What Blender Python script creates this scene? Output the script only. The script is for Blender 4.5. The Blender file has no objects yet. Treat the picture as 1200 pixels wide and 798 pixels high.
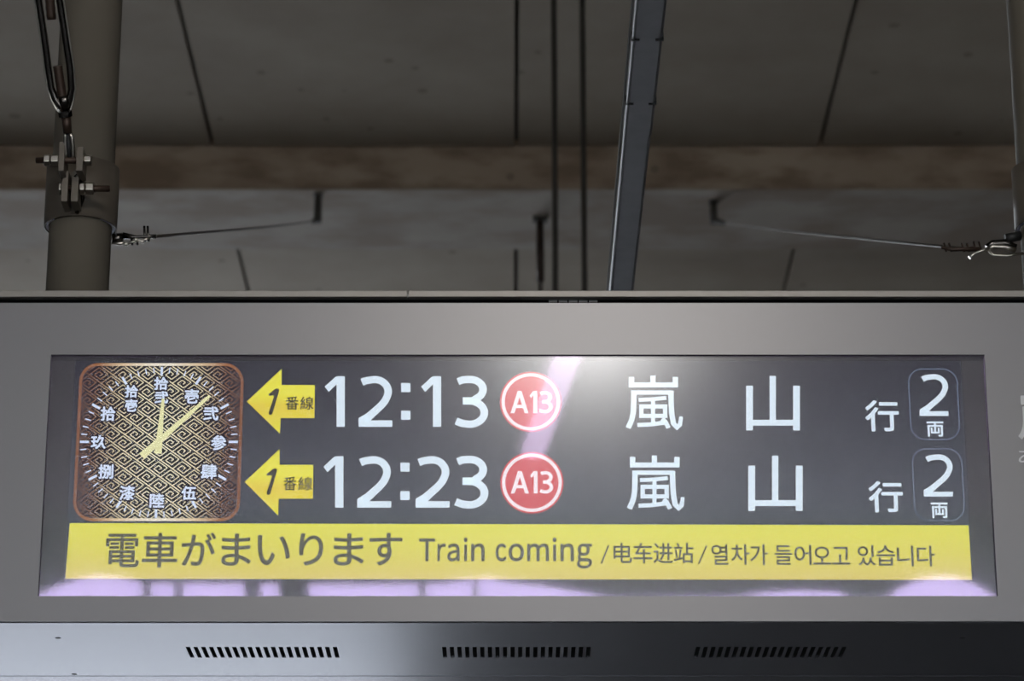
import bpy, bmesh, math, random
from mathutils import Vector, Matrix
random.seed(7)
SC = bpy.context.scene
COL = SC.collection
# ------------------------------------------------------------------ camera
PITCH = math.radians(19.1)
F = 3500.0
CAM = Vector((0.0, -3.4, 1.6))
cd = bpy.data.cameras.new('camera')
cd.sensor_width = 36.0
cd.lens = F / 1200.0 * 36.0
cd.clip_start = 0.05
cd.clip_end = 400
cd.dof.use_dof = True
cd.dof.focus_distance = 3.62
cd.dof.aperture_fstop = 11.0
co = bpy.data.objects.new('camera', cd)
co.location = CAM
co.rotation_euler = (math.pi / 2 + PITCH, 0, 0)
COL.objects.link(co)
SC.camera = co
# ------------------------------------------------------------------ view + world
SC.view_settings.view_transform = 'Standard'
SC.view_settings.look = 'None'
SC.view_settings.gamma = 1.0
SC.view_settings.use_curve_mapping = False
SC.view_settings.exposure = 0.0
SKY = 8.0
w = bpy.data.worlds.new('overcast_sky')
SC.world = w
w.use_nodes = True
bg = w.node_tree.nodes['Background']
bg.inputs[0].default_value = (0.90, 0.95, 1.0, 1)
bg.inputs[1].default_value = SKY
LAMP_E = 5.2
GLARE_W = 22.0
SC.cycles.sample_clamp_direct = 8.0
SC.cycles.sample_clamp_indirect = 2.0

# ------------------------------------------------------------------ pixel <-> place
_f = Vector((0, math.cos(PITCH), math.sin(PITCH)))
_u = Vector((0, -math.sin(PITCH), math.cos(PITCH)))
def ray(px, py):
    return Vector(((px - 600) / F, 0, 0)) + _u * ((399 - py) / F) + _f
def atY(px, py, Y):
    d = ray(px, py); t = (Y - CAM.y) / d.y
    return CAM + d * t
def atZ(px, py, Z):
    d = ray(px, py); t = (Z - CAM.z) / d.z
    return CAM + d * t

# ------------------------------------------------------------------ materials
def s2l(c):
    return tuple(((v / 255) / 12.92 if v / 255 <= .04045 else ((v / 255 + .055) / 1.055) ** 2.4) for v in c)
def mat(name, rgb, rough=.5, metal=0.0, noise=0.0, nscale=20, bump=0.0, spec=.5):
    m = bpy.data.materials.new(name); m.use_nodes = True
    nt = m.node_tree; b = nt.nodes['Principled BSDF']
    c = s2l(rgb)
    b.inputs['Roughness'].default_value = rough
    b.inputs['Metallic'].default_value = metal
    b.inputs['Specular IOR Level'].default_value = spec
    if noise or bump:
        tc = nt.nodes.new('ShaderNodeTexCoord')
        n = nt.nodes.new('ShaderNodeTexNoise'); n.inputs['Scale'].default_value = nscale; n.inputs['Detail'].default_value = 6
        nt.links.new(tc.outputs['Object'], n.inputs['Vector'])
        r = nt.nodes.new('ShaderNodeValToRGB')
        r.color_ramp.elements[0].position = .3; r.color_ramp.elements[1].position = .7
        r.color_ramp.elements[0].color = tuple(max(0, v * (1 - noise)) for v in c) + (1,)
        r.color_ramp.elements[1].color = tuple(min(1, v * (1 + noise)) for v in c) + (1,)
        nt.links.new(n.outputs['Fac'], r.inputs[0]); nt.links.new(r.outputs[0], b.inputs['Base Color'])
        if bump:
            bp = nt.nodes.new('ShaderNodeBump'); bp.inputs['Strength'].default_value = bump; bp.inputs['Distance'].default_value = .01
            nt.links.new(n.outputs['Fac'], bp.inputs['Height']); nt.links.new(bp.outputs[0], b.inputs['Normal'])
    else:
        b.inputs['Base Color'].default_value = c + (1,)
    return m

def concrete(name, lo, hi, spots=True, streak=(1, 1, 1), stain=None):
    m = bpy.data.materials.new(name); m.use_nodes = True
    nt = m.node_tree; N = nt.nodes; L = nt.links; b = N['Principled BSDF']
    b.inputs['Roughness'].default_value = .85
    tc = N.new('ShaderNodeTexCoord')
    mp = N.new('ShaderNodeMapping'); mp.inputs['Scale'].default_value = streak
    L.new(tc.outputs['Object'], mp.inputs['Vector'])
    n = N.new('ShaderNodeTexNoise'); n.inputs['Scale'].default_value = 1.6; n.inputs['Detail'].default_value = 8; n.inputs['Roughness'].default_value = .6
    L.new(mp.outputs[0], n.inputs['Vector'])
    r = N.new('ShaderNodeValToRGB'); r.color_ramp.elements[0].position = .3; r.color_ramp.elements[1].position = .7
    r.color_ramp.elements[0].color = s2l(lo) + (1,); r.color_ramp.elements[1].color = s2l(hi) + (1,)
    L.new(n.outputs['Fac'], r.inputs[0])
    out = r.outputs[0]
    if stain:
        n3 = N.new('ShaderNodeTexNoise'); n3.inputs['Scale'].default_value = 5; n3.inputs['Detail'].default_value = 5
        L.new(mp.outputs[0], n3.inputs['Vector'])
        r3 = N.new('ShaderNodeValToRGB'); r3.color_ramp.elements[0].position = .42; r3.color_ramp.elements[1].position = .62
        L.new(n3.outputs['Fac'], r3.inputs[0])
        mx = N.new('ShaderNodeMixRGB'); mx.inputs[2].default_value = s2l(stain) + (1,)
        L.new(r3.outputs[0], mx.inputs[0]); L.new(out, mx.inputs[1]); out = mx.outputs[0]
    if spots:
        v = N.new('ShaderNodeTexVoronoi'); v.inputs['Scale'].default_value = 5.2
        L.new(tc.outputs['Object'], v.inputs['Vector'])
        n2 = N.new('ShaderNodeTexNoise'); n2.inputs['Scale'].default_value = 3.1
        L.new(tc.outputs['Object'], n2.inputs['Vector'])
        ad = N.new('ShaderNodeMath'); ad.operation = 'MULTIPLY'; L.new(n2.outputs['Fac'], ad.inputs[0]); ad.inputs[1].default_value = .17
        lt = N.new('ShaderNodeMath'); lt.operation = 'LESS_THAN'; L.new(v.outputs['Distance'], lt.inputs[0]); L.new(ad.outputs[0], lt.inputs[1])
        ml = N.new('ShaderNodeMath'); ml.operation = 'MULTIPLY'; L.new(lt.outputs[0], ml.inputs[0]); ml.inputs[1].default_value = .38
        mx = N.new('ShaderNodeMixRGB'); mx.inputs[2].default_value = s2l([x * .45 for x in lo]) + (1,)
        L.new(ml.outputs[0], mx.inputs[0]); L.new(out, mx.inputs[1]); out = mx.outputs[0]
    L.new(out, b.inputs['Base Color'])
    bp = N.new('ShaderNodeBump'); bp.inputs['Strength'].default_value = .3; bp.inputs['Distance'].default_value = .02
    L.new(n.outputs['Fac'], bp.inputs['Height']); L.new(bp.outputs[0], b.inputs['Normal'])
    return m

def glow(name, rgb, k=1.0):
    """a lit colour of the screen picture"""
    m = bpy.data.materials.new(name); m.use_nodes = True
    nt = m.node_tree; nt.nodes.remove(nt.nodes['Principled BSDF'])
    e = nt.nodes.new('ShaderNodeEmission'); e.name = 'E'
    e.inputs[0].default_value = s2l(rgb) + (1,); e.inputs[1].default_value = k
    d = nt.nodes.new('ShaderNodeBsdfDiffuse'); d.name = 'D'; d.inputs[0].default_value = tuple(min(1, v * .3) for v in s2l(rgb)) + (1,)
    a = nt.nodes.new('ShaderNodeAddShader')
    nt.links.new(e.outputs[0], a.inputs[0]); nt.links.new(d.outputs[0], a.inputs[1])
    nt.links.new(a.outputs[0], nt.nodes['Material Output'].inputs['Surface'])
    return m
def glow_ramp(name, axis, p0, p1, stops, radial=None, k=1.0):
    """a display colour that runs along world x / z"""
    m = glow(name, (0, 0, 0), k); nt = m.node_tree; N = nt.nodes; L = nt.links; b = N['E']
    g = N.new('ShaderNodeNewGeometry')
    if radial:
        vs = N.new('ShaderNodeVectorMath'); vs.operation = 'SUBTRACT'; vs.inputs[1].default_value = radial[0]
        L.new(g.outputs['Position'], vs.inputs[0])
        vm = N.new('ShaderNodeVectorMath'); vm.operation = 'MULTIPLY'; vm.inputs[1].default_value = radial[1]
        L.new(vs.outputs[0], vm.inputs[0])
        ln = N.new('ShaderNodeVectorMath'); ln.operation = 'LENGTH'; L.new(vm.outputs[0], ln.inputs[0]); src = ln.outputs['Value']
    else:
        sp = N.new('ShaderNodeSeparateXYZ'); L.new(g.outputs['Position'], sp.inputs[0]); src = sp.outputs[axis]
    mr = N.new('ShaderNodeMapRange'); mr.inputs['From Min'].default_value = p0; mr.inputs['From Max'].default_value = p1
    L.new(src, mr.inputs['Value'])
    r = N.new('ShaderNodeValToRGB'); L.new(mr.outputs[0], r.inputs[0])
    while len(r.color_ramp.elements) < len(stops): r.color_ramp.elements.new(.5)
    for e, (p, c) in zip(r.color_ramp.elements, stops):
        e.position = p; e.color = s2l(c) + (1,)
    L.new(r.outputs[0], b.inputs[0])
    sc = N.new('ShaderNodeMixRGB'); sc.blend_type = 'MULTIPLY'; sc.inputs[0].default_value = 1; sc.inputs[2].default_value = (.3, .3, .3, 1)
    L.new(r.outputs[0], sc.inputs[1]); L.new(sc.outputs[0], N['D'].inputs[0])
    return m

M = {}
M['soffit'] = concrete('board-marked concrete', (144, 131, 115), (164, 153, 137))
M['beam_side'] = concrete('water-stained concrete', (150, 130, 110), (168, 151, 131), True, (1, 1, 2.5), (128, 108, 88))
M['beam_under'] = concrete('pale smooth concrete', (150, 141, 131), (168, 159, 148), False, (.6, 1, 1), (140, 126, 113))
M['joint'] = mat('dark joint', (80, 73, 66), .9)
M['floor'] = concrete('platform paving', (70, 70, 72), (92, 92, 94))
M['ground'] = concrete('pale ballast', (150, 152, 156), (176, 178, 184))
M['wall'] = mat('dark wall cladding', (34, 32, 32), .8, 0, .2, 3)
M['fascia'] = mat('dark painted fascia', (40, 40, 42), .7)
M['panel'] = mat('satin grey aluminium', (120, 118, 119), .40, .6)
M['under'] = mat('brushed steel underside', (172, 174, 183), .26, .95)
M['trim'] = mat('warm grey trim', (140, 134, 128), .45, .3)
M['black'] = mat('matt black', (10, 10, 11), .6)
M['bezel'] = mat('dark grey bezel', (46, 45, 46), .55)
M['gap'] = mat('void black', (4, 4, 5), .9, spec=.1)
M['dash'] = mat('grey dashes', (96, 96, 98), .6)
M['pole'] = mat('taupe painted steel', (108, 101, 90), .6, 0, .04, 12, spec=.15)
M['clamp'] = mat('taupe clamp paint', (96, 88, 78), .5, .1, .05, 14)
M['gap_light'] = mat('bluish white liner', (225, 228, 250), .4)
M['steel'] = mat('bright stainless', (190, 184, 174), .28, 1)
M['dsteel'] = mat('dark stainless', (92, 88, 84), .22, 1, .15, 40)
M['rusty'] = mat('brown rod', (62, 48, 40), .5, .5, .3, 60)
M['zinc'] = mat('galvanised raceway', (168, 168, 172), .42, .6, .08, 25)
M['zinc_highlight'] = mat('painted edge highlight', (205, 207, 208), .3, .7)
M['rod'] = mat('dark hanger rod', (70, 66, 60), .6, .2)
M['lamp_body'] = mat('white lamp housing', (210, 210, 205), .4)
M['wire'] = mat('grey wire rope', (74, 68, 62), .6, .1)
M['legend'] = mat('pale grey lettering', (200, 200, 200), .5)

def lampmat():
    m = bpy.data.materials.new('lit tube'); m.use_nodes = True
    b = m.node_tree.nodes['Principled BSDF']
    b.inputs['Emission Color'].default_value = (1, .93, .86, 1); b.inputs['Emission Strength'].default_value = LAMP_E
    return m
M['tube'] = lampmat()

def glassmat():
    m = bpy.data.materials.new('coated screen glass'); m.use_nodes = True
    nt = m.node_tree; N = nt.nodes; L = nt.links
    N.remove(N['Principled BSDF']); out = N['Material Output']
    t = N.new('ShaderNodeBsdfTransparent'); t.inputs[0].default_value = (.97, .97, .97, 1)
    g = N.new('ShaderNodeBsdfGlossy'); g.inputs['Color'].default_value = (.76, .56, .98, 1); g.inputs['Roughness'].default_value = .028
    h = N.new('ShaderNodeBsdfGlossy'); h.inputs['Color'].default_value = (.95, .97, 1.0, 1); h.inputs['Roughness'].default_value = .21
    f = N.new('ShaderNodeFresnel'); f.inputs['IOR'].default_value = 1.5
    a = N.new('ShaderNodeMixShader'); bb = N.new('ShaderNodeMixShader')
    a.inputs[0].default_value = GLASS_HAZE
    mu = N.new('ShaderNodeMath'); mu.operation = 'MULTIPLY'; mu.inputs[1].default_value = GLASS_K
    L.new(f.outputs[0], mu.inputs[0]); L.new(mu.outputs[0], bb.inputs[0])
    L.new(g.outputs[0], a.inputs[1]); L.new(h.outputs[0], a.inputs[2])
    L.new(t.outputs[0], bb.inputs[1]); L.new(a.outputs[0], bb.inputs[2])
    L.new(bb.outputs[0], out.inputs['Surface'])
    return m
GLASS_HAZE = .30
GLASS_K = 2.0
M['glass'] = glassmat()

# ------------------------------------------------------------------ builders
def link(o, parent=None):
    COL.objects.link(o)
    if parent is not None:
        o.parent = parent
        o.matrix_parent_inverse = parent.matrix_world.inverted() if False else Matrix.Translation(-parent.location) @ Matrix.Identity(4)
    return o
def root(name, loc, label, cat, group=None):
    o = bpy.data.objects.new(name, None); o.location = loc; o.empty_display_size = .1
    COL.objects.link(o)
    o['label'] = label; o['category'] = cat
    if group: o['group'] = group
    return o
class MB:
    def __init__(s): s.v = []; s.f = []
    def add(s, vs, fs):
        k = len(s.v); s.v += [tuple(v) for v in vs]; s.f += [tuple(i + k for i in f) for f in fs]; return s
    def box(s, x0, x1, y0, y1, z0, z1):
        return s.add([(x0,y0,z0),(x1,y0,z0),(x1,y1,z0),(x0,y1,z0),(x0,y0,z1),(x1,y0,z1),(x1,y1,z1),(x0,y1,z1)],
                     [(0,3,2,1),(4,5,6,7),(0,1,5,4),(1,2,6,5),(2,3,7,6),(3,0,4,7)])
    def prism(s, pts, y0, y1):
        """polygon in x,z (counter-clockwise seen from -y) between y0 and y1"""
        n = len(pts)
        return s.add([(p[0], y0, p[1]) for p in pts] + [(p[0], y1, p[1]) for p in pts],
                     [tuple(range(n)), tuple(reversed(range(n, 2 * n)))] + [(i, i + n, (i + 1) % n + n, (i + 1) % n) for i in range(n)])
    def tube(s, pts, r, n=12, squash=1.0, cap=True):
        pts = [Vector(p) for p in pts]; rs = r if isinstance(r, (list, tuple)) else [r] * len(pts)
        k = len(s.v); prev = None
        for i, p in enumerate(pts):
            d = (pts[min(i + 1, len(pts) - 1)] - pts[max(i - 1, 0)]).normalized()
            a = Vector((0, 1, 0)) if abs(d.y) < .9 else Vector((1, 0, 0))
            if prev is not None: a = prev
            b = d.cross(a).normalized(); a = b.cross(d).normalized(); prev = a
            for j in range(n):
                t = 2 * math.pi * j / n
                s.v.append(tuple(p + b * (math.cos(t) * rs[i]) + a * (math.sin(t) * rs[i] * squash)))
        for i in range(len(pts) - 1):
            for j in range(n):
                s.f.append((k + i*n + j, k + i*n + (j+1) % n, k + (i+1)*n + (j+1) % n, k + (i+1)*n + j))
        if cap:
            s.f.append(tuple(k + j for j in reversed(range(n)))); e = k + (len(pts) - 1) * n
            s.f.append(tuple(e + j for j in range(n)))
        return s
    def ring(s, c, ri, ro, z0, z1, a0=0, a1=2 * math.pi, n=64):
        """upright ring section about a vertical axis"""
        full = abs(a1 - a0 - 2 * math.pi) < 1e-6; k = len(s.v); m = n if full else n + 1
        for i in range(m):
            t = a0 + (a1 - a0) * i / n
            for (r, z) in ((ri, z0), (ro, z0), (ro, z1), (ri, z1)):
                s.v.append((c[0] + r * math.cos(t), c[1] + r * math.sin(t), z))
        for i in range(n):
            p = k + i * 4; q = k + ((i + 1) % m) * 4
            for j in range(4): s.f.append((p + j, q + j, q + (j + 1) % 4, p + (j + 1) % 4))
        if not full:
            s.f.append((k, k + 1, k + 2, k + 3)); e = k + n * 4; s.f.append((e + 3, e + 2, e + 1, e))
        return s
    def build(s, name, m, parent=None, smooth=False, bevel=0, label=None):
        me = bpy.data.meshes.new(name); me.from_pydata(s.v, [], s.f); me.validate()
        bm = bmesh.new(); bm.from_mesh(me); bmesh.ops.recalc_face_normals(bm, faces=bm.faces); bm.to_mesh(me); bm.free()
        me.materials.append(m)
        o = bpy.data.objects.new(name, me)
        if smooth:
            for p in me.polygons: p.use_smooth = len(p.vertices) == 4
        if bevel:
            b = o.modifiers.new('bevel', 'BEVEL'); b.width = bevel; b.segments = 2; b.limit_method = 'ANGLE'; b.angle_limit = .6
        if label: o['label'] = label
        return link(o, parent)
def struct(o, label=None):
    o['kind'] = 'structure'
    if label: o['label'] = label
    return o

# ------------------------------------------------------------------ large structure
ZC = 5.6                                              # soffit height
yb0 = atZ(600, 173, ZC).y                             # where the beam meets the soffit
zb = atY(600, 222, yb0).z                             # bottom of the beam
yb1 = atZ(600, 292, zb).y                             # far edge of the beam's underside
X0, X1 = -7.0, 7.0
seams = [-1.03 + 1.045 * k for k in range(-4, 7)]
gr = MB().box(-40, 40, 9.0, 60, -.25, -.05).build('floor', M['ground']); struct(gr, 'pale ballast ground beyond the platform end')
fl = MB().box(-7, 7, -12, 9.0, -.2, 0).build('floor', M['floor']); struct(fl, 'grey platform paving below the departure board')
cl = MB().box(X0, X1, -12, 14, ZC + .03, ZC + .3).build('ceiling', M['joint']); struct(cl, 'concrete soffit of the station roof with straight formwork joints')
def panels(y0, y1):
    for i in range(len(seams) - 1):
        MB().box(seams[i] + .007, seams[i + 1] - .007, y0, y1, ZC - random.random() * .004, ZC + .03).build('concrete_panel', M['soffit'], cl)
for k in range(3):
    panels(yb0 - .022 - 1.8 * (k + 1) + .012, yb0 - .022 - 1.8 * k)
panels(yb1 + .01, yb1 + 1.8)
panels(yb1 + 1.812, yb1 + 3.6)
bmm = MB().box(X0, X1, yb0, yb1 - .004, zb + .004, ZC + .03)
beam = bmm.build('ceiling_beam', M['beam_side']); struct(beam, 'stained concrete cross beam under the soffit')
MB().box(X0, X1, yb0 + .006, yb1, zb, zb + .004).build('beam_underside', M['beam_under'], beam)
wr = MB().box(X1, X1 + .2, -12, 30, 0, ZC + .3).build('wall_right', M['wall']); struct(wr, 'dark side wall of the platform on the right')

wl_ = MB().box(X0 - .2, X0, -12, 14, 0, ZC + .3).build('added_wall_left', M['wall']); struct(wl_, 'added dark wall on the left, closing off sky light')  # unseen wall added to keep sky light out on the left
wk = MB().box(-.55, X1, 11, 11.2, 0, ZC + .03).build('added_wall_back', M['wall']); struct(wk, 'added dark wall behind the board, cutting sky light and darkening the underside reflection')  # unseen wall added to dim the back and darken the mirrored right side
wf = MB().box(-14, 14, -17.3, -17, 0, 5.75).build('added_wall_front', M['wall']); struct(wf, 'added dark wall behind the viewer, blocking the low sky light')  # unseen block added to leave only a strip of sky light
# canopy edge behind the viewer, scallops invented to shape sky mirrored in the glass
YV = -11.0
def mir(px, py):
    d = ray(px, py); t = (-YV - CAM.y) / d.y; p = CAM + d * t
    return (p.x, p.z)
prof = [(-600, 699), (30, 699), (45, 693), (60, 685), (85, 676), (112, 671), (140, 674), (165, 679), (400, 681), (520, 680), (545, 676), (570, 673), (590, 678), (640, 683),
        (690, 692), (720, 699), (860, 697), (900, 691), (930, 689), (985, 690), (1000, 700), (1036, 700), (1045, 694), (1056, 685), (1076, 676), (1104, 671), (1130, 675), (1150, 683), (1169, 697), (1180, 704), (1800, 704)]
pts = [mir(*p) for p in prof]
vb = MB()
for a, b_ in zip(pts[:-1], pts[1:]):
    vb.prism([a, b_, (b_[0], ZC + .03), (a[0], ZC + .03)], YV - .05, YV)
v = vb.build('trim_1', M['fascia']); struct(v, 'dark canopy edge with scallops invented to shape the mirrored sky')

# ------------------------------------------------------------------ departure board
ZT = atY(600, 341, 0).z          # top
ZP = atY(600, 355, 0).z          # top of the front sheet
ZB = atY(600, 728, 0).z          # bottom
XL, XR, D = -1.02, 1.14, .36
board = root('departure_board', ((XL + XR) / 2, D / 2, ZB), 'wide grey train departure board with a lit screen, hung from two poles', 'sign')
# housing
h = MB()
h.box(XL, XR, .012, D, ZT - .004, ZT); h.box(XL, XR, D - .003, D, ZB + .02, ZT - .004)
h.box(XL, XL + .003, .012, D - .003, ZB + .02, ZT - .004); h.box(XR - .003, XR, .012, D - .003, ZB + .02, ZT - .004)
h.build('housing', M['panel'], board)
# top trim in two lengths
xs = atY(478, 345, 0).x; zt2 = atY(600, 348.5, 0).z
MB().box(XL, xs - .0008, -.002, .012, zt2, ZT).build('top_trim', M['trim'], board, bevel=.0008)
MB().box(xs + .0008, XR, -.002, .012, zt2, ZT).build('top_trim', M['trim'], board, bevel=.0008)
MB().box(XL, XR, .008, .0115, ZP - .004, zt2).build('shadow_gap', M['gap'], board)
for k in range(5):
    a = atY(643 + k * 11.8, 351.6, .007); b_ = atY(643 + k * 11.8 + 10, 354.2, .007)
    MB().box(a.x, b_.x, .0065, .008, b_.z, a.z).build('gap_dash', M['dash'], board)
# front sheet with the screen opening
wl, wr_, wt, wb = atY(52, 557, 0).x, atY(1161.5, 557, 0).x, atY(600, 415.5, 0).z, atY(600, 698.5, 0).z
f_ = MB(); vs = [(XL, ZB), (XR, ZB), (XR, ZP), (XL, ZP)]; ws = [(wl, wb), (wr_, wb), (wr_, wt), (wl, wt)]
for i in range(4):
    j = (i + 1) % 4
    f_.prism([vs[i], vs[j], ws[j], ws[i]], 0, .0025)
f_.build('front_panel', M['panel'], board)
f_ = MB(); e = .0022
f_.box(wl - e, wr_ + e, .0002, .010, wt, wt + e); f_.box(wl - e, wr_ + e, .0026, .010, wb - e, wb)
f_.box(wl - e, wl, .0026, .010, wb, wt); f_.box(wr_, wr_ + e, .0026, .010, wb, wt)
f_.v = [(x, max(y, .0026), z) for x, y, z in f_.v]
f_.build('opening_rim', M['black'], board)
MB().box(wl + .0005, wr_ - .0005, .003, .005, wb + .0005, wt - .0005).build('screen_glass', M['glass'], board)
# bezel behind the glass
YB = .010
bl, br, bt, bb = atY(81.5, 550, YB).x, atY(1133, 550, YB).x, atY(600, 422, YB).z, atY(600, 679.5, YB).z
f_ = MB(); ws = [(bl, bb), (br, bb), (br, bt), (bl, bt)]; vs = [(wl - .001, wb - .001), (wr_ + .001, wb - .001), (wr_ + .001, wt + .001), (wl - .001, wt + .001)]
for i in range(4):
    j = (i + 1) % 4
    f_.prism([vs[i], vs[j], ws[j], ws[i]], YB, YB + .002)
f_.build('screen_bezel', M['bezel'], board)
f_ = MB().box(wl, wr_, YB - .0012, YB - .0002, bt - .0005, wt).build('bezel_top_strip', M['black'], board)

# ---- the LCD picture
YS = .0150
def S(px, py): 
    p = atY(px, py, YS); return (p.x, p.z)
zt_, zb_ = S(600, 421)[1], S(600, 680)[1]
LCD = glow_ramp('screen slate', 'Z', zb_, zt_, [(0, (60, 67, 74)), (.35, (54, 60, 68)), (1, (35, 38, 46))])  # slate colour gets lighter towards the bottom
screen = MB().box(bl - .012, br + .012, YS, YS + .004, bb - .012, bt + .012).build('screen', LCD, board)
def flat(name, polys, m, layer, parent, label=None):
    mb = MB(); y = YS - .0002 * layer
    for p in polys: mb.add([(q[0], y, q[1]) for q in p], [tuple(range(len(p)))])
    me = bpy.data.meshes.new(name); me.from_pydata(mb.v, [], mb.f); me.validate(); me.materials.append(m)
    o = bpy.data.objects.new(name, me)
    if label: o['label'] = label
    return link(o, parent)
def stroke(pts, w, closed=False, capsq=False):
    """mitred band along a polyline as quads"""
    pts = [Vector(p) for p in pts]; n = len(pts); L_ = []; R_ = []
    ws = w if isinstance(w, (list, tuple)) else [w] * n
    for i in range(n):
        a = pts[i - 1] if (i > 0 or closed) else None; b = pts[(i + 1) % n] if (i < n - 1 or closed) else None
        d1 = (pts[i] - a).normalized() if a is not None else (b - pts[i]).normalized()
        d2 = (b - pts[i]).normalized() if b is not None else d1
        n1 = Vector((-d1.y, d1.x)); n2 = Vector((-d2.y, d2.x)); m_ = (n1 + n2); m_ = m_ / max(m_.length, 1e-9)
        k = ws[i] / 2 / max(m_.dot(n1), .35)
        L_.append(tuple(pts[i] + m_ * k)); R_.append(tuple(pts[i] - m_ * k))
    rng = range(n if closed else n - 1)
    return [[L_[i], R_[i], R_[(i + 1) % n], L_[(i + 1) % n]] for i in rng]
def Sp(pts): return [S(*p) for p in pts]

_cache = {}
def glyph(ch):
    if ch not in _cache:
        c = bpy.data.curves.new('g', 'FONT'); c.body = ch; c.size = 1; c.resolution_u = 4
        o = bpy.data.objects.new('g', c); COL.objects.link(o)
        me = bpy.data.meshes.new_from_object(o.evaluated_get(bpy.context.evaluated_depsgraph_get()))
        vs = [(q.co.x, q.co.y) for q in me.vertices]; fs = [tuple(p.vertices) for p in me.polygons]
        bpy.data.objects.remove(o); bpy.data.meshes.remove(me); bpy.data.curves.remove(c)
        x0 = min(q[0] for q in vs); x1 = max(q[0] for q in vs); y0 = min(q[1] for q in vs); y1 = max(q[1] for q in vs)
        _cache[ch] = ([((q[0] - x0) / max(x1 - x0, 1e-6), (q[1] - y0) / max(y1 - y0, 1e-6)) for q in vs], fs)
    return _cache[ch]
def put(mb, ch, box, bold=0.0, y=None, P=None):
    """fit one character into a rectangle; bold (pixels) thickens it"""
    P = P or S; y = YS if y is None else y
    vs, fs = glyph(ch); x0, y0, x1, y1 = box; 
    a = P(x0 + bold, y1 - bold); b_ = P(x1 - bold, y0 + bold)
    k = abs(P(1, 500)[0] - P(0, 500)[0]) * bold
    offs = [(0, 0)] if not bold else [(math.cos(t * math.pi / 4) * k, math.sin(t * math.pi / 4) * k) for t in range(8)]
    cx = (x0 + x1) / 2
    lean = (P(cx, y0)[0] - P(cx, y1)[0])
    for i, (ox, oz) in enumerate(offs):
        mb.add([(a[0] + (b_[0] - a[0]) * u + ox, y - i * .000004, a[1] + (b_[1] - a[1]) * v_ + oz) for u, v_ in vs], fs)
def text(name, items, m, layer, parent, bold=0.0, label=None):
    mb = MB()
    for ch, box in items: put(mb, ch, box, bold, YS - .0002 * layer)
    me = bpy.data.meshes.new(name); me.from_pydata(mb.v, [], mb.f); me.validate(); me.materials.append(m)
    o = bpy.data.objects.new(name, me)
    if label: o['label'] = label
    return link(o, parent)

WHITE = glow('screen white', (216, 232, 242)); YEL = glow_ramp('screen yellow arrow', 'Z', 0, 1, [(0, (228, 190, 50)), (1, (226, 222, 50))])
INK = glow('screen dark ink', (48, 48, 34)); TXT = glow('screen grey ink', (82, 82, 66))
RED = glow('screen red', (200, 66, 72)); PALE = glow('screen badge white', (240, 226, 230)); LINE = glow('screen outline', (104, 118, 138))
BAR = glow_ramp('screen yellow bar', 'Z', S(600, 678)[1], S(600, 614)[1], [(0, (212, 196, 92)), (.5, (216, 210, 82)), (1, (220, 220, 76))])  # warmer foot paints reflected horizon haze into the bar colour

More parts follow.
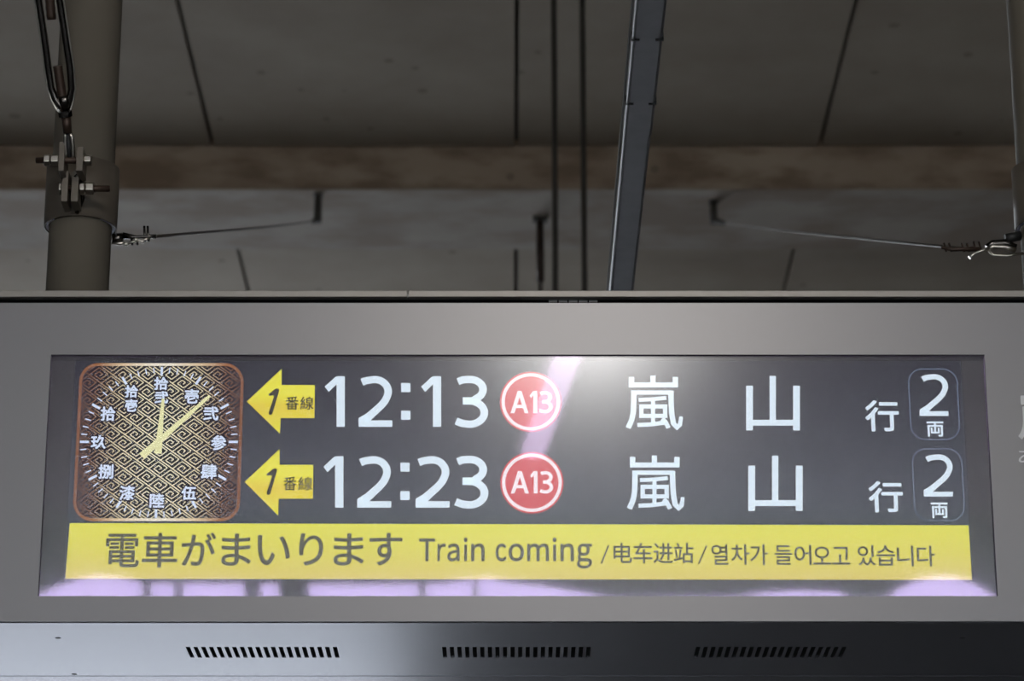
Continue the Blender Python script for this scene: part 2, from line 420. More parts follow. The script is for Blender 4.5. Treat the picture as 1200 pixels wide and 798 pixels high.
def arcpts(cx, cy, r, a0, a1, n=48, ry=None):
    ry = ry or r
    return [(cx + r * math.cos(math.radians(a0 + (a1 - a0) * i / n)), cy - ry * math.sin(math.radians(a0 + (a1 - a0) * i / n))) for i in range(n + 1)]
PXM = 1 / 966.0                                        # metres per pixel on the screen
def band(pts, w): return stroke(Sp(pts), w * PXM)
def digit(ch, x0, y0, x1, y1, w):
    W = x1 - x0; H = y1 - y0; A = []
    if ch == '1':
        A.append(Sp([(x1 - w, y0), (x1, y0), (x1, y1), (x1 - w, y1)]))
        A.append(Sp([(x1 - w + .5, y0), (x1 - w + .5, y0 + H * .155), (x0 + W * .20, y0 + H * .31), (x0, y0 + H * .205), (x1 - w - W * .02, y0)]))
    elif ch == ':':
        A.append(Sp([(x0, y0), (x1, y0), (x1, y0 + w), (x0, y0 + w)])); A.append(Sp([(x0, y1 - w), (x1, y1 - w), (x1, y1), (x0, y1)]))
    elif ch == '2':
        h_ = w / 2; rx = W * .40 - 0; cx = x1 - h_ - rx; cy = y0 + h_ + H * .235
        p = [(x0 + W * .09 + .3, y0 + H * .135), (x0 + W * .22, y0 + h_ + H * .022)] + arcpts(cx, cy, rx, 97, -20, 18, H * .235)
        q = p[-1]
        p += [(q[0] - W * .07, q[1] + H * .10), (q[0] - W * .20, q[1] + H * .20), (x0 + w * .62, y1 - h_ * 1.35)]
        ww = [w * .9] * len(p); ww[-1] = w * 1.0; ww[0] = w * .95
        A += stroke(Sp(p), [k * PXM for k in ww])
        A.append(Sp([(x0, y1 - w * .78), (x1, y1 - w * .78), (x1, y1), (x0, y1)]))
        A.append(Sp([(x0, y1 - w * 1.05), (x0 + w * .9, y1 - w * 1.6), (x0 + w * 1.6, y1 - w * .7), (x0, y1 - w * .7)]))
    elif ch == '3':
        h_ = w / 2 * .92
        cx = x0 + W * .42; 
        top = [(x0 + W * .07, y0 + h_ + H * .045), (x0 + W * .22, y0 + h_ + H * .008)] + arcpts(x0 + W * .44, y0 + h_ + H * .195, W * .52 - h_, 92, -62, 18, H * .195)
        top += [(x0 + W * .60, y0 + H * .485), (x0 + W * .22, y0 + H * .485)]
        bot = [(x0 + W * .22, y0 + H * .485), (x0 + W * .55, y0 + H * .49)] + arcpts(x0 + W * .42, y0 + H * .712, W * .58 - h_, 62, -90, 20, H * .288 - h_ * .9) + [(x0 + W * .2, y1 - h_ - H * .008), (x0 + W * .01, y1 - h_ - H * .055)]
        A += stroke(Sp(top), w * .92 * PXM) + stroke(Sp(bot), w * .92 * PXM)
    elif ch == 'A':
        c = (x0 + x1) / 2; h_ = w / 2
        A.append(Sp([(c - h_, y0), (c + h_, y0), (x0 + w, y1), (x0, y1)])); A.append(Sp([(c - h_, y0), (c + h_, y0), (x1, y1), (x1 - w, y1)]))
        A.append(Sp([(x0 + W * .25, y0 + H * .62), (x1 - W * .25, y0 + H * .62), (x1 - W * .2, y0 + H * .62 + w * .85), (x0 + W * .2, y0 + H * .62 + w * .85)]))
    return A
def rowtime(vals):
    A = []
    for v_ in vals: A += digit(*v_)
    return A
flat('train_time', rowtime([('1', 380.5, 441, 404.1, 500.3, 9.7), ('2', 420.2, 440, 459.8, 500.3, 9.7), (':', 470.1, 449, 481, 492, 10.6), ('1', 493.5, 441, 517, 500.3, 9.7), ('3', 534, 440.3, 572, 501.2, 9.6)]), WHITE, 2, board, 'white departure time 12:13 on the upper row')
flat('train_time', rowtime([('1', 379, 534.8, 402.5, 595, 9.8), ('2', 418.6, 534, 458.5, 595, 9.8), (':', 469.2, 542.3, 480, 586, 10.4), ('2', 487, 534, 527, 595, 9.8), ('3', 533.5, 534, 572.3, 595.8, 9.7)]), WHITE, 2, board, 'white departure time 12:23 on the lower row')

ARROW = glow('screen arrow yellow', (224, 216, 54))
def arrow(pts, one, kanji, lab):
    z1, z0 = S(300, pts[1][1])[1], S(300, pts[-1][1])[1]
    m = glow_ramp('screen arrow yellow', 'Z', z0, z1, [(0, (226, 220, 66)), (.42, (222, 202, 58)), (.6, (228, 224, 64)), (1, (226, 222, 68))])
    P = Sp(pts)
    o = flat('platform_arrow', [[P[0], P[6], P[5], P[4], P[3], P[2], P[1]]], m, 2, board, lab)
    ox, oy = one
    q = [(ox + x / 3.99, oy + y / 3.99) for x, y in [(138, 168), (152, 158), (170, 143), (180, 141), (189, 147), (186, 160), (168, 222), (158, 256), (151, 266), (141, 264), (139, 254), (150, 222), (164, 178), (160, 172), (150, 176), (142, 176)]]
    flat('platform_number', [Sp(list(reversed(q)))], INK, 4, o)
    k = kanji
    text('platform_word', [('番', (k[0], k[1], k[0] + 15.8, k[3])), ('線', (k[0] + 17.3, k[1], k[2], k[3]))], INK, 4, o, .2)
arrow([(289.3, 470.6), (330.1, 432.5), (330, 451.3), (369, 451.3), (368.5, 490), (329, 490), (328, 508.2)], (280, 420), (334.4, 464.8, 367.7, 480.5), 'yellow platform arrow on the upper row')
arrow([(286.8, 564.9), (327.6, 526.5), (327.6, 544.8), (367.2, 544.8), (366.7, 584.4), (326.6, 584.4), (326, 604.2)], (277.6, 513.6), (331.9, 558.8, 366.5, 575), 'yellow platform arrow on the lower row')

def badge(cx, cy, r, box, lab):
    ry = r * .975
    P = Sp(arcpts(cx, cy, r, 0, 360, 64, ry)[:-1])
    o = flat('line_badge', [P], RED, 2, board, lab)
    flat('badge_ring', stroke(Sp(arcpts(cx, cy, r * .895, 0, 360, 64, ry * .895)[:-1]), r * .105 * PXM, True), PALE, 3, o)
    x0, y0, x1, y1 = box; Wd = x1 - x0
    flat('badge_code', digit('A', x0, y0, x0 + Wd * .43, y1, 4.6) + digit('1', x0 + Wd * .455, y0, x0 + Wd * .635, y1, 4.5) + digit('3', x0 + Wd * .69, y0, x1, y1, 4.4), PALE, 4, o)
badge(622, 471, 36.2, (598.3, 458.4, 647.4, 484.4), 'red round A13 badge on the upper row')
badge(623.3, 565.8, 37, (598.5, 552.2, 648.2, 578.6), 'red round A13 badge on the lower row')

def dest(b1, b2, lab):
    mb = []
    x0, y0, x1, y1 = b2; W = x1 - x0; H = y1 - y0
    def R_(a, b_, c, d): return Sp([(x0 + W * a, y0 + H * b_), (x0 + W * c, y0 + H * b_), (x0 + W * c, y0 + H * d), (x0 + W * a, y0 + H * d)])
    k = .012
    mt = [R_(0, .18, .125, 1), R_(.43, 0, .545, .82), R_(.86, .18, .985, 1), R_(.12, .805, .865, .912)]
    o = flat('destination_name', mt, WHITE, 2, board, lab)
    x0, y0, x1, y1 = b1; W = x1 - x0; H = y1 - y0
    s = 3.99
    def q(pts): return [(x0 + (x - 133) / 267 * W, y0 + (y - 120) / 255 * H) for x, y in pts]
    K = []
    def bar(pts): K.append(Sp(q(pts)))
    bar([(147, 127), (172, 127), (172, 176), (147, 176)]); bar([(248, 121), (272, 121), (272, 160), (248, 160)]); bar([(352, 127), (377, 127), (377, 176), (352, 176)])
    bar([(147, 153), (377, 153), (377, 176), (147, 176)])
    bar([(158, 190), (352, 190), (352, 210), (158, 210)])
    K.extend(stroke(Sp(q([(171, 192), (170, 250), (168, 295), (160, 330), (144, 366)])), 25 / 3.99 * PXM))
    K.extend(stroke(Sp(q([(344, 192), (345, 250), (348, 300), (356, 345), (372, 362), (386, 350), (392, 312)])), [k_ / 3.99 * PXM for k_ in (25, 25, 25, 24, 22, 20, 17)]))
    K.extend(stroke(Sp(q([(193, 234), (250, 232), (322, 225)])), 19 / 3.99 * PXM))
    bar([(251, 232), (270, 232), (270, 350), (251, 350)])
    K.extend(stroke(Sp(q([(206, 265), (317, 265), (317, 309), (206, 309)])), 20 / 3.99 * PXM, True))
    K.extend(stroke(Sp(q([(187, 352), (250, 349), (318, 340)])), 20 / 3.99 * PXM))
    K.extend(stroke(Sp(q([(302, 322), (318, 336), (333, 366)])), 21 / 3.99 * PXM))
    flat('destination_first_character', K, WHITE, 2, o)
dest((733.3, 440, 800.3, 504), (874.3, 440.6, 938.3, 504.5), 'white destination characters on the upper row')
dest((734.6, 533.6, 802.3, 598.6), (876.8, 534, 941.6, 598.8), 'white destination characters on the lower row')
text('bound_mark', [('行', (1014.5, 469, 1052.6, 505.8))], WHITE, 2, board, .75, 'white bound mark on the upper row')
text('bound_mark', [('行', (1018.4, 563.7, 1057.4, 600.5))], WHITE, 2, board, .75, 'white bound mark on the lower row')
def cars(x0, y0, x1, y1, b2, bk, lab):
    r = 16.5; c = []
    lean = (y1 - y0) * .05
    for cx, cy, a in ((x1 - r, y0 + r, 0), (x0 + r, y0 + r, 90), (x0 + r, y1 - r, 180), (x1 - r, y1 - r, 270)):
        c += [(x + lean * ((y - y0) / (y1 - y0) - .5), y) for x, y in arcpts(cx, cy, r, a, a + 90, 8)]
    o = flat('car_count_outline', stroke(Sp(c), 1.15 * PXM, True), LINE, 2, board, lab)
    flat('car_count_number', digit('2', *b2, 7.2), WHITE, 3, o)
    text('car_count_word', [('両', bk)], WHITE, 3, o, .45)
cars(1066, 432.5, 1123, 515, (1077.6, 438, 1111.3, 487.6), (1086.3, 494, 1105.5, 511.8), 'thin rounded frame with the car count, upper row')
cars(1070.5, 526, 1128.5, 610, (1082.4, 532, 1116.6, 582), (1091.6, 589, 1110.5, 607.4), 'thin rounded frame with the car count, lower row')

P = Sp([(76.5, 678.3), (1139, 679.6), (1135, 615.6), (81.8, 613)])
bar = flat('message_bar', [P], BAR, 1, board, 'yellow message band along the foot of the screen')
ms = [('電', (123, 625.5, 164.2, 665)), ('車', (165.8, 624.5, 209, 665.3)), ('が', (212, 624, 253.7, 663.3)), ('ま', (258.8, 625.3, 295, 663.3)), ('い', (301, 627, 340.5, 662.5)),
      ('り', (350, 625, 379.3, 663)), ('ま', (390.5, 625, 427, 663)), ('す', (432.5, 624.5, 471.8, 663))]
text('message_japanese', ms, TXT, 2, bar, .6)
XH, BL_ = 636.8, 657.8
en = [('Ｔ', (490.8, 631, 510, BL_)), ('ｒ', (512.5, XH, 522.6, BL_)), ('ａ', (524, XH, 538.8, BL_ + .4)), ('ｉ', (543.3, 629.8, 547.9, BL_)), ('ｎ', (552, XH, 568, BL_)),
      ('ｃ', (580.6, XH, 593.6, BL_ + .4)), ('ｏ', (595.8, XH, 614.2, BL_ + .4)), ('ｍ', (617.7, XH, 643.3, BL_)), ('ｉ', (647.6, 629.8, 652.2, BL_)), ('ｎ', (656.8, XH, 672.5, BL_)), ('ｇ', (676, XH, 693.8, 666.5))]
text('message_english', en, TXT, 2, bar, .6)
zh = [('电', (719, 636, 740.5, 660)), ('车', (742.5, 636, 764.4, 660.5)), ('进', (765.8, 636.3, 788.3, 660.3)), ('站', (789.7, 636, 812.5, 660.3))]
text('message_chinese', zh, TXT, 2, bar, .3)
ko = [('열', (833.8, 637.8, 853.1, 662)), ('차', (857, 637.8, 878, 662)), ('가', (879.2, 637.8, 899.3, 662.4)), ('들', (907.7, 639, 928, 662)), ('어', (931.2, 638.5, 950.5, 662.4)), ('오', (953, 640.5, 973.5, 661.8)),
      ('고', (975.4, 640.8, 995.7, 661.8)), ('있', (1005.6, 638.8, 1025.4, 663)), ('습', (1027.3, 639, 1048.4, 663)), ('니', (1051.5, 639.5, 1070, 663.8)), ('다', (1075, 639.5, 1095, 663.8))]
text('message_korean', ko, TXT, 2, bar, .3)
flat('message_slash', band([(713.2, 639), (704.6, 660.5)], 1.9), TXT, 2, bar)
flat('message_slash', band([(828, 639.5), (818.6, 661)], 1.9), TXT, 2, bar)

# ---- clock face
CX, CY = 186.3, 518.0
ca = S(CX, CY)
def Z4(x, y): return (80 + x / 3.89, 415 + y / 3.89)
def rrect(x0t, x0b, x1t, x1b, y0, y1, r, n=10):
    c = []
    for k, a in enumerate((0, 90, 180, 270)):
        top = k in (0, 1); right = k in (0, 3)
        cx = (x1t - r if top else x1b - r) if right else (x0t + r if top else x0b + r); cy = y0 + r if top else y1 - r
        c += arcpts(cx, cy, r, a, a + 90, n)
    return c
outer = rrect(93, 86.0, 285.4, 281.2, 425.8, 610.8, 22)
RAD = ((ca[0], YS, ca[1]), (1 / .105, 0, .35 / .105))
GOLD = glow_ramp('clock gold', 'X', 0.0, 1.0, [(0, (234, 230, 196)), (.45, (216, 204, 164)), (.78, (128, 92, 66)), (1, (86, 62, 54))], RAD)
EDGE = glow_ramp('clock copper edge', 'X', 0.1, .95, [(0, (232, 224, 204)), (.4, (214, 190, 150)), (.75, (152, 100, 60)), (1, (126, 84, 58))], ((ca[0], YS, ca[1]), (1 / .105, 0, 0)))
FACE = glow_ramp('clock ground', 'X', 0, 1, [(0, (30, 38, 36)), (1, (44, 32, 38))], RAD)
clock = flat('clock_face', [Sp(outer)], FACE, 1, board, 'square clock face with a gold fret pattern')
flat('clock_border', stroke(Sp(rrect(94.6, 87.6, 283.8, 279.6, 427.4, 609.2, 20.6)), 3.4 * PXM, True), EDGE, 4, clock)
# fret pattern: rhombic cells each holding a spiral
pol = []
sp = [(0, .13), (.84, .13), (.84, .87), (.20, .87), (.20, .36), (.60, .36), (.60, .64), (.40, .64)]
def inside(x, y):
    t = (y - 427) / 183; l = 95.5 - 7 * t; r_ = 283 - 4.2 * t
    dx = max(l + 19 - x, x - (r_ - 19), 0); dy = max(428.6 + 19 - y, y - (608.2 - 19), 0)
    return l < x < r_ and 428.6 < y < 608.2 and math.hypot(dx, dy) < 18.6
def uv(u, v_): return (CX + (u + v_) * 13.9, CY + (v_ - u) * 10.0 * 1.0)
def addline(a, b_, w):
    n = max(1, int(math.hypot(b_[0] - a[0], b_[1] - a[1]) / 1.2)); run = []
    for i in range(n + 1):
        p = (a[0] + (b_[0] - a[0]) * i / n, a[1] + (b_[1] - a[1]) * i / n)
        if inside(*p): run.append(p)
        elif run:
            if len(run) > 1: pol.extend(band([run[0], run[-1]], w))
            run = []
    if len(run) > 1: pol.extend(band([run[0], run[-1]], w))
for i in range(-18, 18):
    for j in range(-18, 18):
        c = uv(i + .5, j + .5)
        if abs(c[0] - CX) > 115 or abs(c[1] - CY) > 112: continue
        q = [uv(i + a, j + b_) for a, b_ in sp]
        for a, b_ in zip(q[:-1], q[1:]): addline(a, b_, 1.12)
        addline(uv(i, j), uv(i, j + 1), 1.3)
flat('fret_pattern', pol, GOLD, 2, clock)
TICK = glow('clock white', (206, 220, 240)); HAND = glow('clock hand cream', (224, 224, 170)); DARK = glow('clock numeral shadow', (22, 14, 30))
tk = []
for k in range(60):
    a = math.radians(6 * k); mj = k % 5 == 0
    r1, r0, ww = (.0945, .0835, .0030) if mj else (.0940, .0868, .0014)
    d = (math.sin(a), math.cos(a))
    tk += stroke([(ca[0] + d[0] * r0, ca[1] + d[1] * r0), (ca[0] + d[0] * r1, ca[1] + d[1] * r1)], ww)
flat('minute_marks', tk, TICK, 4, clock)
nums = [('拾', 390, 105, 458, 165), ('弐', 393, 170, 458, 227), ('拾', 257, 142, 320, 200), ('壱', 258, 206, 317, 264), ('壱', 530, 160, 597, 227), ('弐', 615, 240, 687, 304), ('参', 650, 370, 722, 440),
        ('肆', 603, 502, 680, 572), ('伍', 515, 602, 585, 666), ('陸', 370, 636, 440, 702), ('漆', 232, 600, 305, 667), ('捌', 136, 503, 208, 570), ('玖', 102, 370, 174, 434), ('拾', 146, 240, 218, 306)]
its = [(c, Z4(a, b_) + Z4(c2, d)) for c, a, b_, c2, d in nums]
its_o = [(c, (b_[0] - 1.9, b_[1] - 1.9, b_[2] + 1.9, b_[3] + 1.9)) for c, b_ in its]
text('numeral_shadows', its_o, DARK, 5, clock, 2.2)
text('clock_numerals', its, TICK, 6, clock, .6)
def hand(name, tip, tail, w0, w1, l):
    flat(name, stroke(Sp([tail, tip]), [w1 * PXM, w0 * PXM]), HAND, l, clock)
hand('hour_hand', (191.4, 467.5), (185.3, 532), 3.2, 8.6, 8)
hand('minute_hand', (246.2, 464.2), (166.2, 535.2), 3.2, 8.8, 9)

# ---- lettering on the front sheet at the right end
mb = MB()
def SF(px, py):
    p = atY(px, py, -.0004); return (p.x, p.z)
put(mb, '嵐', (1193.5, 462, 1247, 515), .8, -.0004, SF)
put(mb, 'あ', (1194, 526, 1216, 543), .2, -.0004, SF)
me = bpy.data.meshes.new('panel_lettering'); me.from_pydata(mb.v, [], mb.f); me.materials.append(M['legend']); link(bpy.data.objects.new('panel_lettering', me), board)

# ---- underside
yl = atZ(600, 740.5, ZB).y; y2 = atZ(600, 793, ZB).y
MB().box(XL, XR, .009, yl, ZB, ZB + .002).build('front_lip', M['under'], board)
MB().box(XL, XR, .004, D - .004, ZB + .016, ZB + .018).build('inner_tray', M['gap'], board)
ys0, ys1 = atZ(600, 771.5, ZB).y, atZ(600, 759, ZB).y
slots = []
for (a, b_, pyc) in ((221.0, 397, 767), (518.5, 692, 765), (814, 989, 766)):
    xa = atZ(a, pyc, ZB).x; xb = atZ(b_, pyc, ZB).x; n = 20; p = (xb - xa) / (n - .42)
    slots += [(xa + p * k, xa + p * k + p * .56) for k in range(n)]
ub = MB(); yy0, yy1 = yl + .0042, y2 - .0018
ub.box(XL, XR, yy0, min(ys0, ys1), ZB + .001, ZB + .003); ub.box(XL, XR, max(ys0, ys1), yy1, ZB + .001, ZB + .003)
xx = XL
for a, b_ in slots:
    ub.box(xx, a, min(ys0, ys1), max(ys0, ys1), ZB + .001, ZB + .003); xx = b_
ub.box(xx, XR, min(ys0, ys1), max(ys0, ys1), ZB + .001, ZB + .003)
ub.build('vent_panel', M['under'], board, label='brushed steel underside sheet with three rows of vent slots')
MB().box(XL, XR, y2 + .0018, D, ZB + .001, ZB + .003).build('rear_underside_sheet', M['under'], board)
for (px, py) in ((68, 747.5), (87, 793 - 3), (1128, 747.5), (600 - 82, 748 + 900)):
    if py > 900: continue
    c = atZ(px, py, ZB + .001)
    MB().tube([(c.x, c.y, ZB + .0009), (c.x, c.y, ZB + .002)], .0036, 14).build('screw', M['black'], board)

# ------------------------------------------------------------------ poles with clamps
PR = .0400
def pole(cx, cy, label):
    t = root('support_pole', (cx, cy, ZT), label, 'pole', 'poles carrying the departure board')
    MB().tube([(cx, cy, ZT + .0005), (cx, cy, ZC)], PR, 64).build('pipe', M['pole'], t, True)
    MB().tube([(cx, cy, ZT + .0003), (cx, cy, ZT + .008)], PR + .02, 48).build('base_flange', M['pole'], t, True)
    zc0 = atY(93, 252, cy - .047).z; zc1 = atY(53, 199, cy).z
    g = MB().ring((cx, cy), .0448, .0468, zc0, zc1, n=72).build('pipe_clamp', M['clamp'], t, True)
    for a in (0, math.pi):
        MB().ring((cx, cy), .0402, .0446, zc0 + .001, zc1 - .02, a - .75, a + .75, 20).build('clamp_gap_light', M['gap_light'], g, True, label='pale crescent painting the light in the clamp gap')  # pale crescents paint the bright light between clamp and pipe
    return t, g, zc0, zc1
PY_ = .18
pc = atY(92.6, 300, PY_)
poleA, clampA, zc0, zc1 = pole(pc.x, PY_, 'taupe steel pole above the clock end of the board, with a bolted clamp')
pr = atY(1190, 170, PY_); 
poleB, clampB, _, _ = pole(pr.x + PR, PY_, 'taupe steel pole cut off by the right edge of the photo')

def hexnut(mb, a, b_, r):
    mb.tube([a, b_], r, 6)
def xb(px0, px1, py, Y):
    a = atY(px0, py, Y); b_ = atY(px1, py, Y); b_.z = a.z
    return a, b_
# ears and bolts on the front of the left clamp
def plate(name, px0, px1, py0, py1, Y0, Y1, m, parent):
    """upright plate seen edge on: front edge at Y0, back edge at Y1"""
    a = atY(px0, py0, Y0); b_ = atY(px1, py1, Y0)
    return MB().box(a.x, b_.x, Y0, Y1, b_.z, a.z).build(name, m, parent, bevel=.0008)
for p in ((73, 78.5, 200, 236), (84.5, 91, 200, 236)):
    plate('clamp_ear', *p, .098, .146, M['clamp'], clampA)
    
YBt = .106
def bolt(parent, py, thread, nuts, shank, Y, name='bolt'):
    a, b_ = xb(shank[0], shank[1], py, Y)
    MB().tube([a, b_], .0042, 14).build(name + '_shank', M['rusty'], parent, True)
    if thread:
        a, b_ = xb(thread[0], thread[1], py, Y); n = 24; P_ = []; R_ = []
        for i in range(n + 1):
            P_.append(a.lerp(b_, i / n)); R_.append(.0040 if i % 2 else .0034)
        MB().tube(P_, R_, 12).build(name + '_thread', M['rusty'], parent)
    for (n0, n1, r) in nuts:
        a, b_ = xb(n0, n1, py, Y); MB().tube([a, b_], r, 6).build('hex_nut', M['steel'], parent, bevel=.0008)
bolt(clampA, 221, (110, 129), [(94, 99.5, .0085), (101, 110, .0085), (69.5, 72.5, .0085)], (70, 128), YBt)

# turnbuckle brace
tb = root('turnbuckle', tuple(atY(82, 188, .085)), 'shiny steel turnbuckle hooked to the front of the left pole', 'turnbuckle')
z0 = atY(80, 185, .085).z
def TP(px, py):
    """a point on the brace plane, which leans from the clamp out towards the platform edge"""
    d = ray(px, py); k = .55; y0 = .085
    t = (y0 + k * z0 - k * CAM.z - CAM.y) / (d.y + k * d.z)
    return CAM + d * t
Lb = [TP(*p) for p in ((34, -110), (39, -60), (45.5, 0), (51.5, 40), (56.5, 78), (60.3, 104), (65, 117), (71, 125), (76, 127))]
Rb = [TP(*p) for p in ((56, -110), (63, -60), (70, 0), (76, 40), (82, 78), (84, 104), (82, 116), (79, 124), (76, 127))]
for pts_, sg in ((Lb, -1), (Rb, 1)):
    MB().tube(pts_, [.0046] * 6 + [.0048, .005, .005], 12).build('body_side', M['dsteel'], tb, True)
    ed = [p + Vector((sg * .0048, -.0015, -.0002 * max(0, i - 4) * 3)) for i, p in enumerate(pts_)]
    for i, k in ((6, .0), (7, .003), (8, .004)): ed[i] = ed[i] + Vector((0, 0, -k))
    MB().tube(ed, .0011, 8).build('body_highlight', M['steel'], tb, True)  # thin bright tube painting the highlight on the bar's outer edge
    ed = [p + Vector((-sg * .0042, -.002, 0)) for i, p in enumerate(pts_)][:6]
    MB().tube(ed, .0006, 8).build('inner_edge', M['wire'], tb, True)
MB().tube([TP(74.5, 112), TP(76, 120), TP(76.5, 131)], [.008, .0078, .0062], 16).build('body_neck', M['dsteel'], tb, True)
MB().tube([TP(44, -115), TP(46, -100)], .013, 16).build('body_neck', M['dsteel'], tb, True)
def rodthread(a, b_, r, name):
    n = 40; P_ = [a.lerp(b_, i / n) for i in range(n + 1)]
    MB().tube(P_, [r * (1 if i % 2 else .93) for i in range(n + 1)], 14).build(name, M['rusty'], tb, True)
rodthread(TP(44, -160), TP(60.5, 23), .0062, 'upper_rod')
_d = (TP(44, -160) - TP(60.5, 23)); _e = TP(44, -160) + _d * ((ZC - TP(44, -160).z) / _d.z)
MB().tube([TP(44, -158), _e], .006, 12).build('brace_rod', M['rusty'], tb, True)
rodthread(TP(67.5, 77), TP(77, 140), .0062, 'lower_rod')
hh = MB(); hexnut(hh, TP(76, 130), TP(77, 137), .0085); hh.build('lock_nut', M['dsteel'], tb)
MB().tube([TP(77.3, 136), TP(79, 156)], [.006, .0058], 14).build('rod_shank', M['rusty'], tb, True)
for s in (-1, 1):
    MB().tube([TP(79 + s * 1.5, 155), TP(80.3 + s * 4, 160), TP(81.5 + s * 4.3, 180), TP(82 + s * 4.2, 192)], [.0022, .0026, .0026, .0026], 10).build('fork_arm', M['steel'], tb, True)
MB().tube([TP(79.3, 156), TP(82, 190)], .0032, 10).build('fork_web', M['black'], tb, True)
# clevis plates joining fork and clamp
for p in ((69.5, 74.5, 166, 200), (90, 96.5, 172, 200)):
    plate('clevis_plate', *p, .075, .11, M['clamp'], tb)
bolt(tb, 188, (42, 52), [(52, 59, .0080), (60.2, 69, .0080), (97, 99, .0085), (99.5, 107, .0075)], (50, 100), .085)
# strap from the clamp up to the clevis
a = atY(92, 236, .12)
MB().tube([atY(88, 205, .098), atY(93, 212, .108), atY(97, 232, .125), atY(90, 250, .134)], .003, 8).build('clevis_strap', M['dsteel'], tb, True)

# ------------------------------------------------------------------ stay wires to the beam
def wire_set(A, Bp, left, label):
    t = root('stay_wire', tuple(A), label, 'cable', 'stay wires between the poles and the beam')
    n = 16; P_ = []
    for i in range(n + 1):
        q = A.lerp(Bp, i / n); q.z -= .003 * math.sin(math.pi * i / n); P_.append(q)
    MB().tube(P_, .0022, 8).build('wire', M['wire'], t, True)
    return t
YW = PY_
A1 = atY(182, 277, YW); Bk = atZ(371, 228, zb); B1 = Vector((Bk.x, Bk.y, 0)); B1.z = atY(371, 259, Bk.y).z
w1 = wire_set(A1, B1, True, 'thin wire running from the left pole up to the beam')
MB().tube([atY(132, 280, YW), atY(144, 279, YW)], .0068, 16).build('eye_bolt', M['dsteel'], w1, True)
MB().tube([atY(131, 285, YW - .004), atY(141, 285.5, YW - .004), atY(148, 284, YW - .004)], [.0016, .0028, .0014], 10).build('shackle', M['steel'], w1, True)
MB().tube([atY(144, 276, YW), atY(160, 278, YW), atY(172, 277, YW), atY(183, 277, YW)], [.0045, .0026, .0024, .003], 10).build('wire_sleeve', M['dsteel'], w1, True)
MB().tube([atY(146, 286, YW), atY(158, 283, YW), atY(170, 281, YW), atY(176, 279, YW)], .0022, 10).build('wire_tail', M['steel'], w1, True)
for px in (155, 161, 170, 174):
    dy = -7 if px > 165 else 0; 
    MB().tube([atY(px - 1, 272 + dy + (6 if dy == 0 else 0), YW), atY(px, 283 + (4 if dy == 0 else 0), YW)], .0016, 8).build('clip_bolt', M['dsteel'], w1, True)
for px, py in ((160, 281), (167, 283), (148, 286)):
    MB().tube([atY(px - 2, py, YW - .008), atY(px + 2, py, YW - .008)], .0030, 6).build('clip_nut', M['steel'], w1, bevel=.0006)
Bk2 = atZ(836, 236, zb); B2 = Vector((Bk2.x, Bk2.y, 0)); B2.z = atY(846, 260, Bk2.y).z
A2 = atY(1146, 293, YW)
w2 = wire_set(A2, B2, False, 'thin wire running from the right pole up to the beam')
for px in (1106, 1112, 1127, 1133, 1141, 1147):
    MB().tube([atY(px, 283 if px > 1140 else 285, YW), atY(px + 3, 295, YW)], .0013, 8).build('clip_bolt', M['rusty'], w2, True)
MB().tube([atY(1103, 290, YW), atY(1116, 292.5, YW), atY(1125, 292, YW), atY(1150, 292, YW)], [.0018, .003, .003, .0035], 8).build('wire_sleeve', M['rusty'], w2, True)
MB().tube([atY(1136, 302, YW - .01), atY(1142, 297, YW - .01), atY(1150, 294, YW - .01), atY(1158, 292, YW - .01)], [.0028, .002, .002, .0035], 10).build('hook', M['steel'], w2, True)
MB().tube([atY(1156, 290, YW), atY(1163, 286, YW), atY(1178, 285, YW), atY(1191, 290, YW)], [.004, .0055, .0055, .004], 12).build('shackle', M['dsteel'], w2, True)
MB().tube([atY(1157, 292, YW - .01), atY(1164, 289, YW - .01), atY(1178, 289.5, YW - .01), atY(1190, 294, YW - .01)], [.002, .0032, .0032, .0045], 12).build('shackle_rim', M['steel'], w2, True)
MB().tube([atY(1158, 293, YW - .01), atY(1164, 299, YW - .01), atY(1180, 300, YW - .01), atY(1200, 297, YW - .01)], .0018, 10).build('shackle_lower_rim', M['steel'], w2, True)
MB().tube([atY(1178, 280, YW), atY(1196, 276, YW)], .0065, 12).build('eye_bolt', M['black'], w2, True)

def hook_anchor(px, pyt, pyb, label, foot):
    p = atZ(px, pyt, zb); zz = atY(px, pyb, p.y).z
    t = root('anchor_hook', (p.x, p.y, zb), label, 'hook', 'anchor hooks under the beam')
    MB().tube([(p.x, p.y, zb), (p.x, p.y, zz)], [.012, .014], 12).build('hook_stem', M['rod'], t, True)
    MB().box(p.x - .016, p.x + .016, p.y - .016, p.y + .016, zb - .006, zb).build('hook_plate', M['rod'], t)
    e = (p.x + foot, p.y, zz)
    MB().tube([(p.x, p.y, zz + .012), e], [.013, .008], 10).build('hook_arm', M['rod'], t, True)
hook_anchor(373, 228, 261, 'dark hook under the beam near the left stay wire end', -.02)
hook_anchor(836, 236, 262, 'dark hook under the beam right of the steel raceway', .04)

# short threaded hanger under the beam
p = atZ(633, 255, zb)
t = root('threaded_hanger', (p.x, p.y, zb), 'short brown threaded hanger under the beam, left of the two dark rods', 'hanger')
MB().tube([(p.x, p.y, zb), (p.x, p.y, zb - .24)], .0135, 10).build('hanger_sleeve', M['rusty'], t, True)
MB().tube([(p.x, p.y, zb - .2), (p.x, p.y, zb - .7)], .007, 10).build('hanger_rod', M['rusty'], t, True)
MB().box(p.x - .026, p.x + .026, p.y - .018, p.y + .018, zb - .014, zb).build('hanger_plate', M['rod'], t)

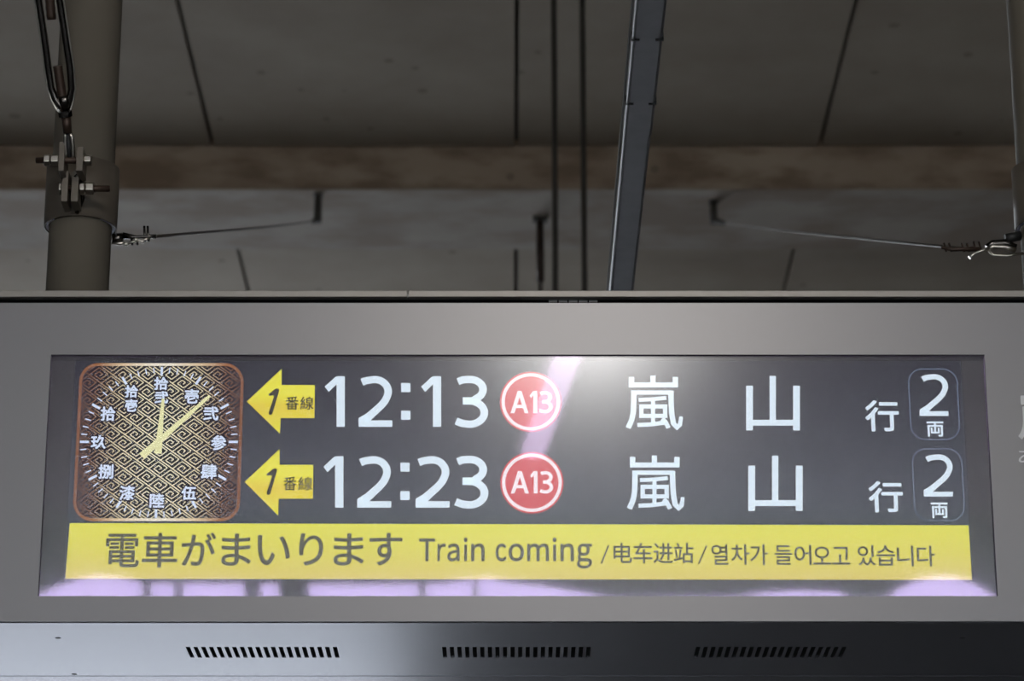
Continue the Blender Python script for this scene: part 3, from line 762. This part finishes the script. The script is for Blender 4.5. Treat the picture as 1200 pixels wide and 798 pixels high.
# ------------------------------------------------------------------ steel raceway overhead with its hanger
ZR = CAM.z + 1.72
rx0 = atZ(712.5, 340, ZR).x; rx1 = atZ(742, 340, ZR).x
rx0b = atZ(747.5, 0, ZR).x; rx1b = atZ(783.5, 0, ZR).x
rx0 = (rx0 + rx0b) / 2; rx1 = (rx1 + rx1b) / 2
race = root('cable_raceway', ((rx0 + rx1) / 2, 2.0, ZR), 'grey galvanised cable raceway running overhead away from the viewer', 'raceway')
yj = atZ(750, 160, ZR).y
def rsec(y0, y1, g, name):
    m = MB(); w_ = .0015
    b_ = .0035
    pr_ = [(rx0 - g, ZR + .032), (rx0 - g, ZR + b_), (rx0 - g + b_, ZR - g), (rx1 + g - b_, ZR - g), (rx1 + g, ZR + b_), (rx1 + g, ZR + .032)]
    m.prism(pr_, y0, y1)
    return m.build(name, M['zinc'], race)
rsec(-.9, yj - .0015, 0, 'raceway_length'); rsec(yj + .0015, 5.55, -.0012, 'raceway_length')
MB().box(rx0 - .0006, rx0 + .0036, -.9, 5.5, ZR - .0012, ZR + .0022).build('raceway_highlight', M['zinc_highlight'], race, bevel=.0012)  # paler strip painting the highlight along the lower left edge
MB().box(rx0 - .003, rx0 - .0004, -.9, 5.5, ZR + .020, ZR + .034).build('raceway_cover_lip', M['rod'], race)
for py in (46, 121):
    y = atZ(750, py, ZR).y
    MB().box(rx0 - .0015, rx0 + .010, y - .0015, y + .0015, ZR - .0022, ZR + .012).build('cover_clip', M['black'], race)
    MB().box(rx1 - .010, rx1 + .0015, y - .0015, y + .0015, ZR - .0022, ZR + .012).build('cover_clip', M['black'], race)
hy = 4.6
ha = root('raceway_hanger', ((rx0 + rx1) / 2, hy, ZR - .05), 'pair of dark hanger rods left of the steel raceway', 'hanger')
for (pa, pb) in ((648, 652), (681.5, 686)):
    d = atY((pa + pb) / 2, 170, hy)
    MB().tube([(d.x, hy, ZR - .06), (d.x, hy, ZC)], .0085, 12).build('hanger_rod', M['rod'], ha, True)
MB().box(rx0 - .09, rx1 + .09, hy - .02, hy + .02, ZR - .045, ZR - .004).build('hanger_strut', M['zinc'], ha)

# ------------------------------------------------------------------ lamp above and in front of the board (mirrored in the glass)
def refl(px, py, Z):
    d = ray(px, py); t = (Z - CAM.z) / d.z; p = CAM + d * t
    return Vector((p.x, -p.y, Z))
ZL = 3.62
e0 = refl(624, 536, ZL); e1 = refl(672, 402, ZL)
ax = (e1 - e0).normalized()
lc = (e0 + e1) / 2
lamp = root('ceiling_light', tuple(lc), 'long lit tube lamp mirrored as a slanting streak in the screen glass', 'lamp')
side = Vector((ax.y, -ax.x, 0))
def slab(a, b_, w, z0_, z1_):
    v_ = []
    for z in (z0_, z1_):
        for p_, s in ((a, -1), (b_, -1), (b_, 1), (a, 1)):
            q = p_ + side * (s * w / 2); v_.append((q.x, q.y, z))
    return MB().add(v_, [(0, 3, 2, 1), (4, 5, 6, 7), (0, 1, 5, 4), (1, 2, 6, 5), (2, 3, 7, 6), (3, 0, 4, 7)])
slab(e0, e1, .05, ZL, ZL + .02).build('diffuser', M['tube'], lamp)
slab(e0 - ax * .02, e1 + ax * .02, .09, ZL + .021, ZL + .06).build('lamp_housing', M['lamp_body'], lamp, bevel=.004)
for q in (e0 + ax * .2, e1 - ax * .2):
    MB().tube([(q.x, q.y, ZL + .06), (q.x, q.y, ZC + .03)], .006, 10).build('lamp_rod', M['rod'], lamp, True)

# lamp added further along the same line for haze and panel glare
fp = refl(694, 345, ZL + .02)
fld = root('glare_lamp', tuple(fp), 'small round lamp added in front of the board for its glare', 'lamp')
MB().tube([(fp.x, fp.y, fp.z + .004), (fp.x, fp.y, fp.z + .07), (fp.x, fp.y, fp.z + .1)], [.085, .085, .03], 32).build('glare_lamp_can', M['lamp_body'], fld, True)
MB().tube([(fp.x, fp.y, fp.z + .1), (fp.x, fp.y, ZC + .03)], .006, 10).build('lamp_rod', M['rod'], fld, True)
ld = bpy.data.lights.new('glare_beam', 'AREA'); ld.shape = 'DISK'; ld.size = .15; ld.energy = GLARE_W; ld.color = (1, .96, .9)  # added area light, source of the glass haze and panel glow
lo = bpy.data.objects.new('glare_beam', ld); COL.objects.link(lo); lo.parent = fld
lo.location = (0, 0, 0)
lo.rotation_euler = (math.radians(62), 0, 0)

# columns on the far open side, mirrored as dark gaps in the bright strip
YC = -11.6
def column(pa, pb, lab):
    d0 = ray(pa, 690); d1 = ray(pb, 690); t_ = (-YC - CAM.y)
    x0 = CAM.x + d0.x * t_ / d0.y; x1 = CAM.x + d1.x * t_ / d1.y
    o = MB().box(x0, x1, YC - .1, YC + .05, 0, ZC + .03).build('platform_column', M['fascia'])
    o['label'] = lab; o['category'] = 'column'; o['group'] = 'slim dark columns behind the viewer'
    o['kind'] = 'structure'; del o['category'], o['group']
for a, b_ in ((168, 174), (206, 211), (288, 303), (327, 360), (491, 498), (555, 560)):
    column(a, b_, 'dark steel column on the open platform edge, seen only mirrored in the screen')
bpy.context.view_layer.update()
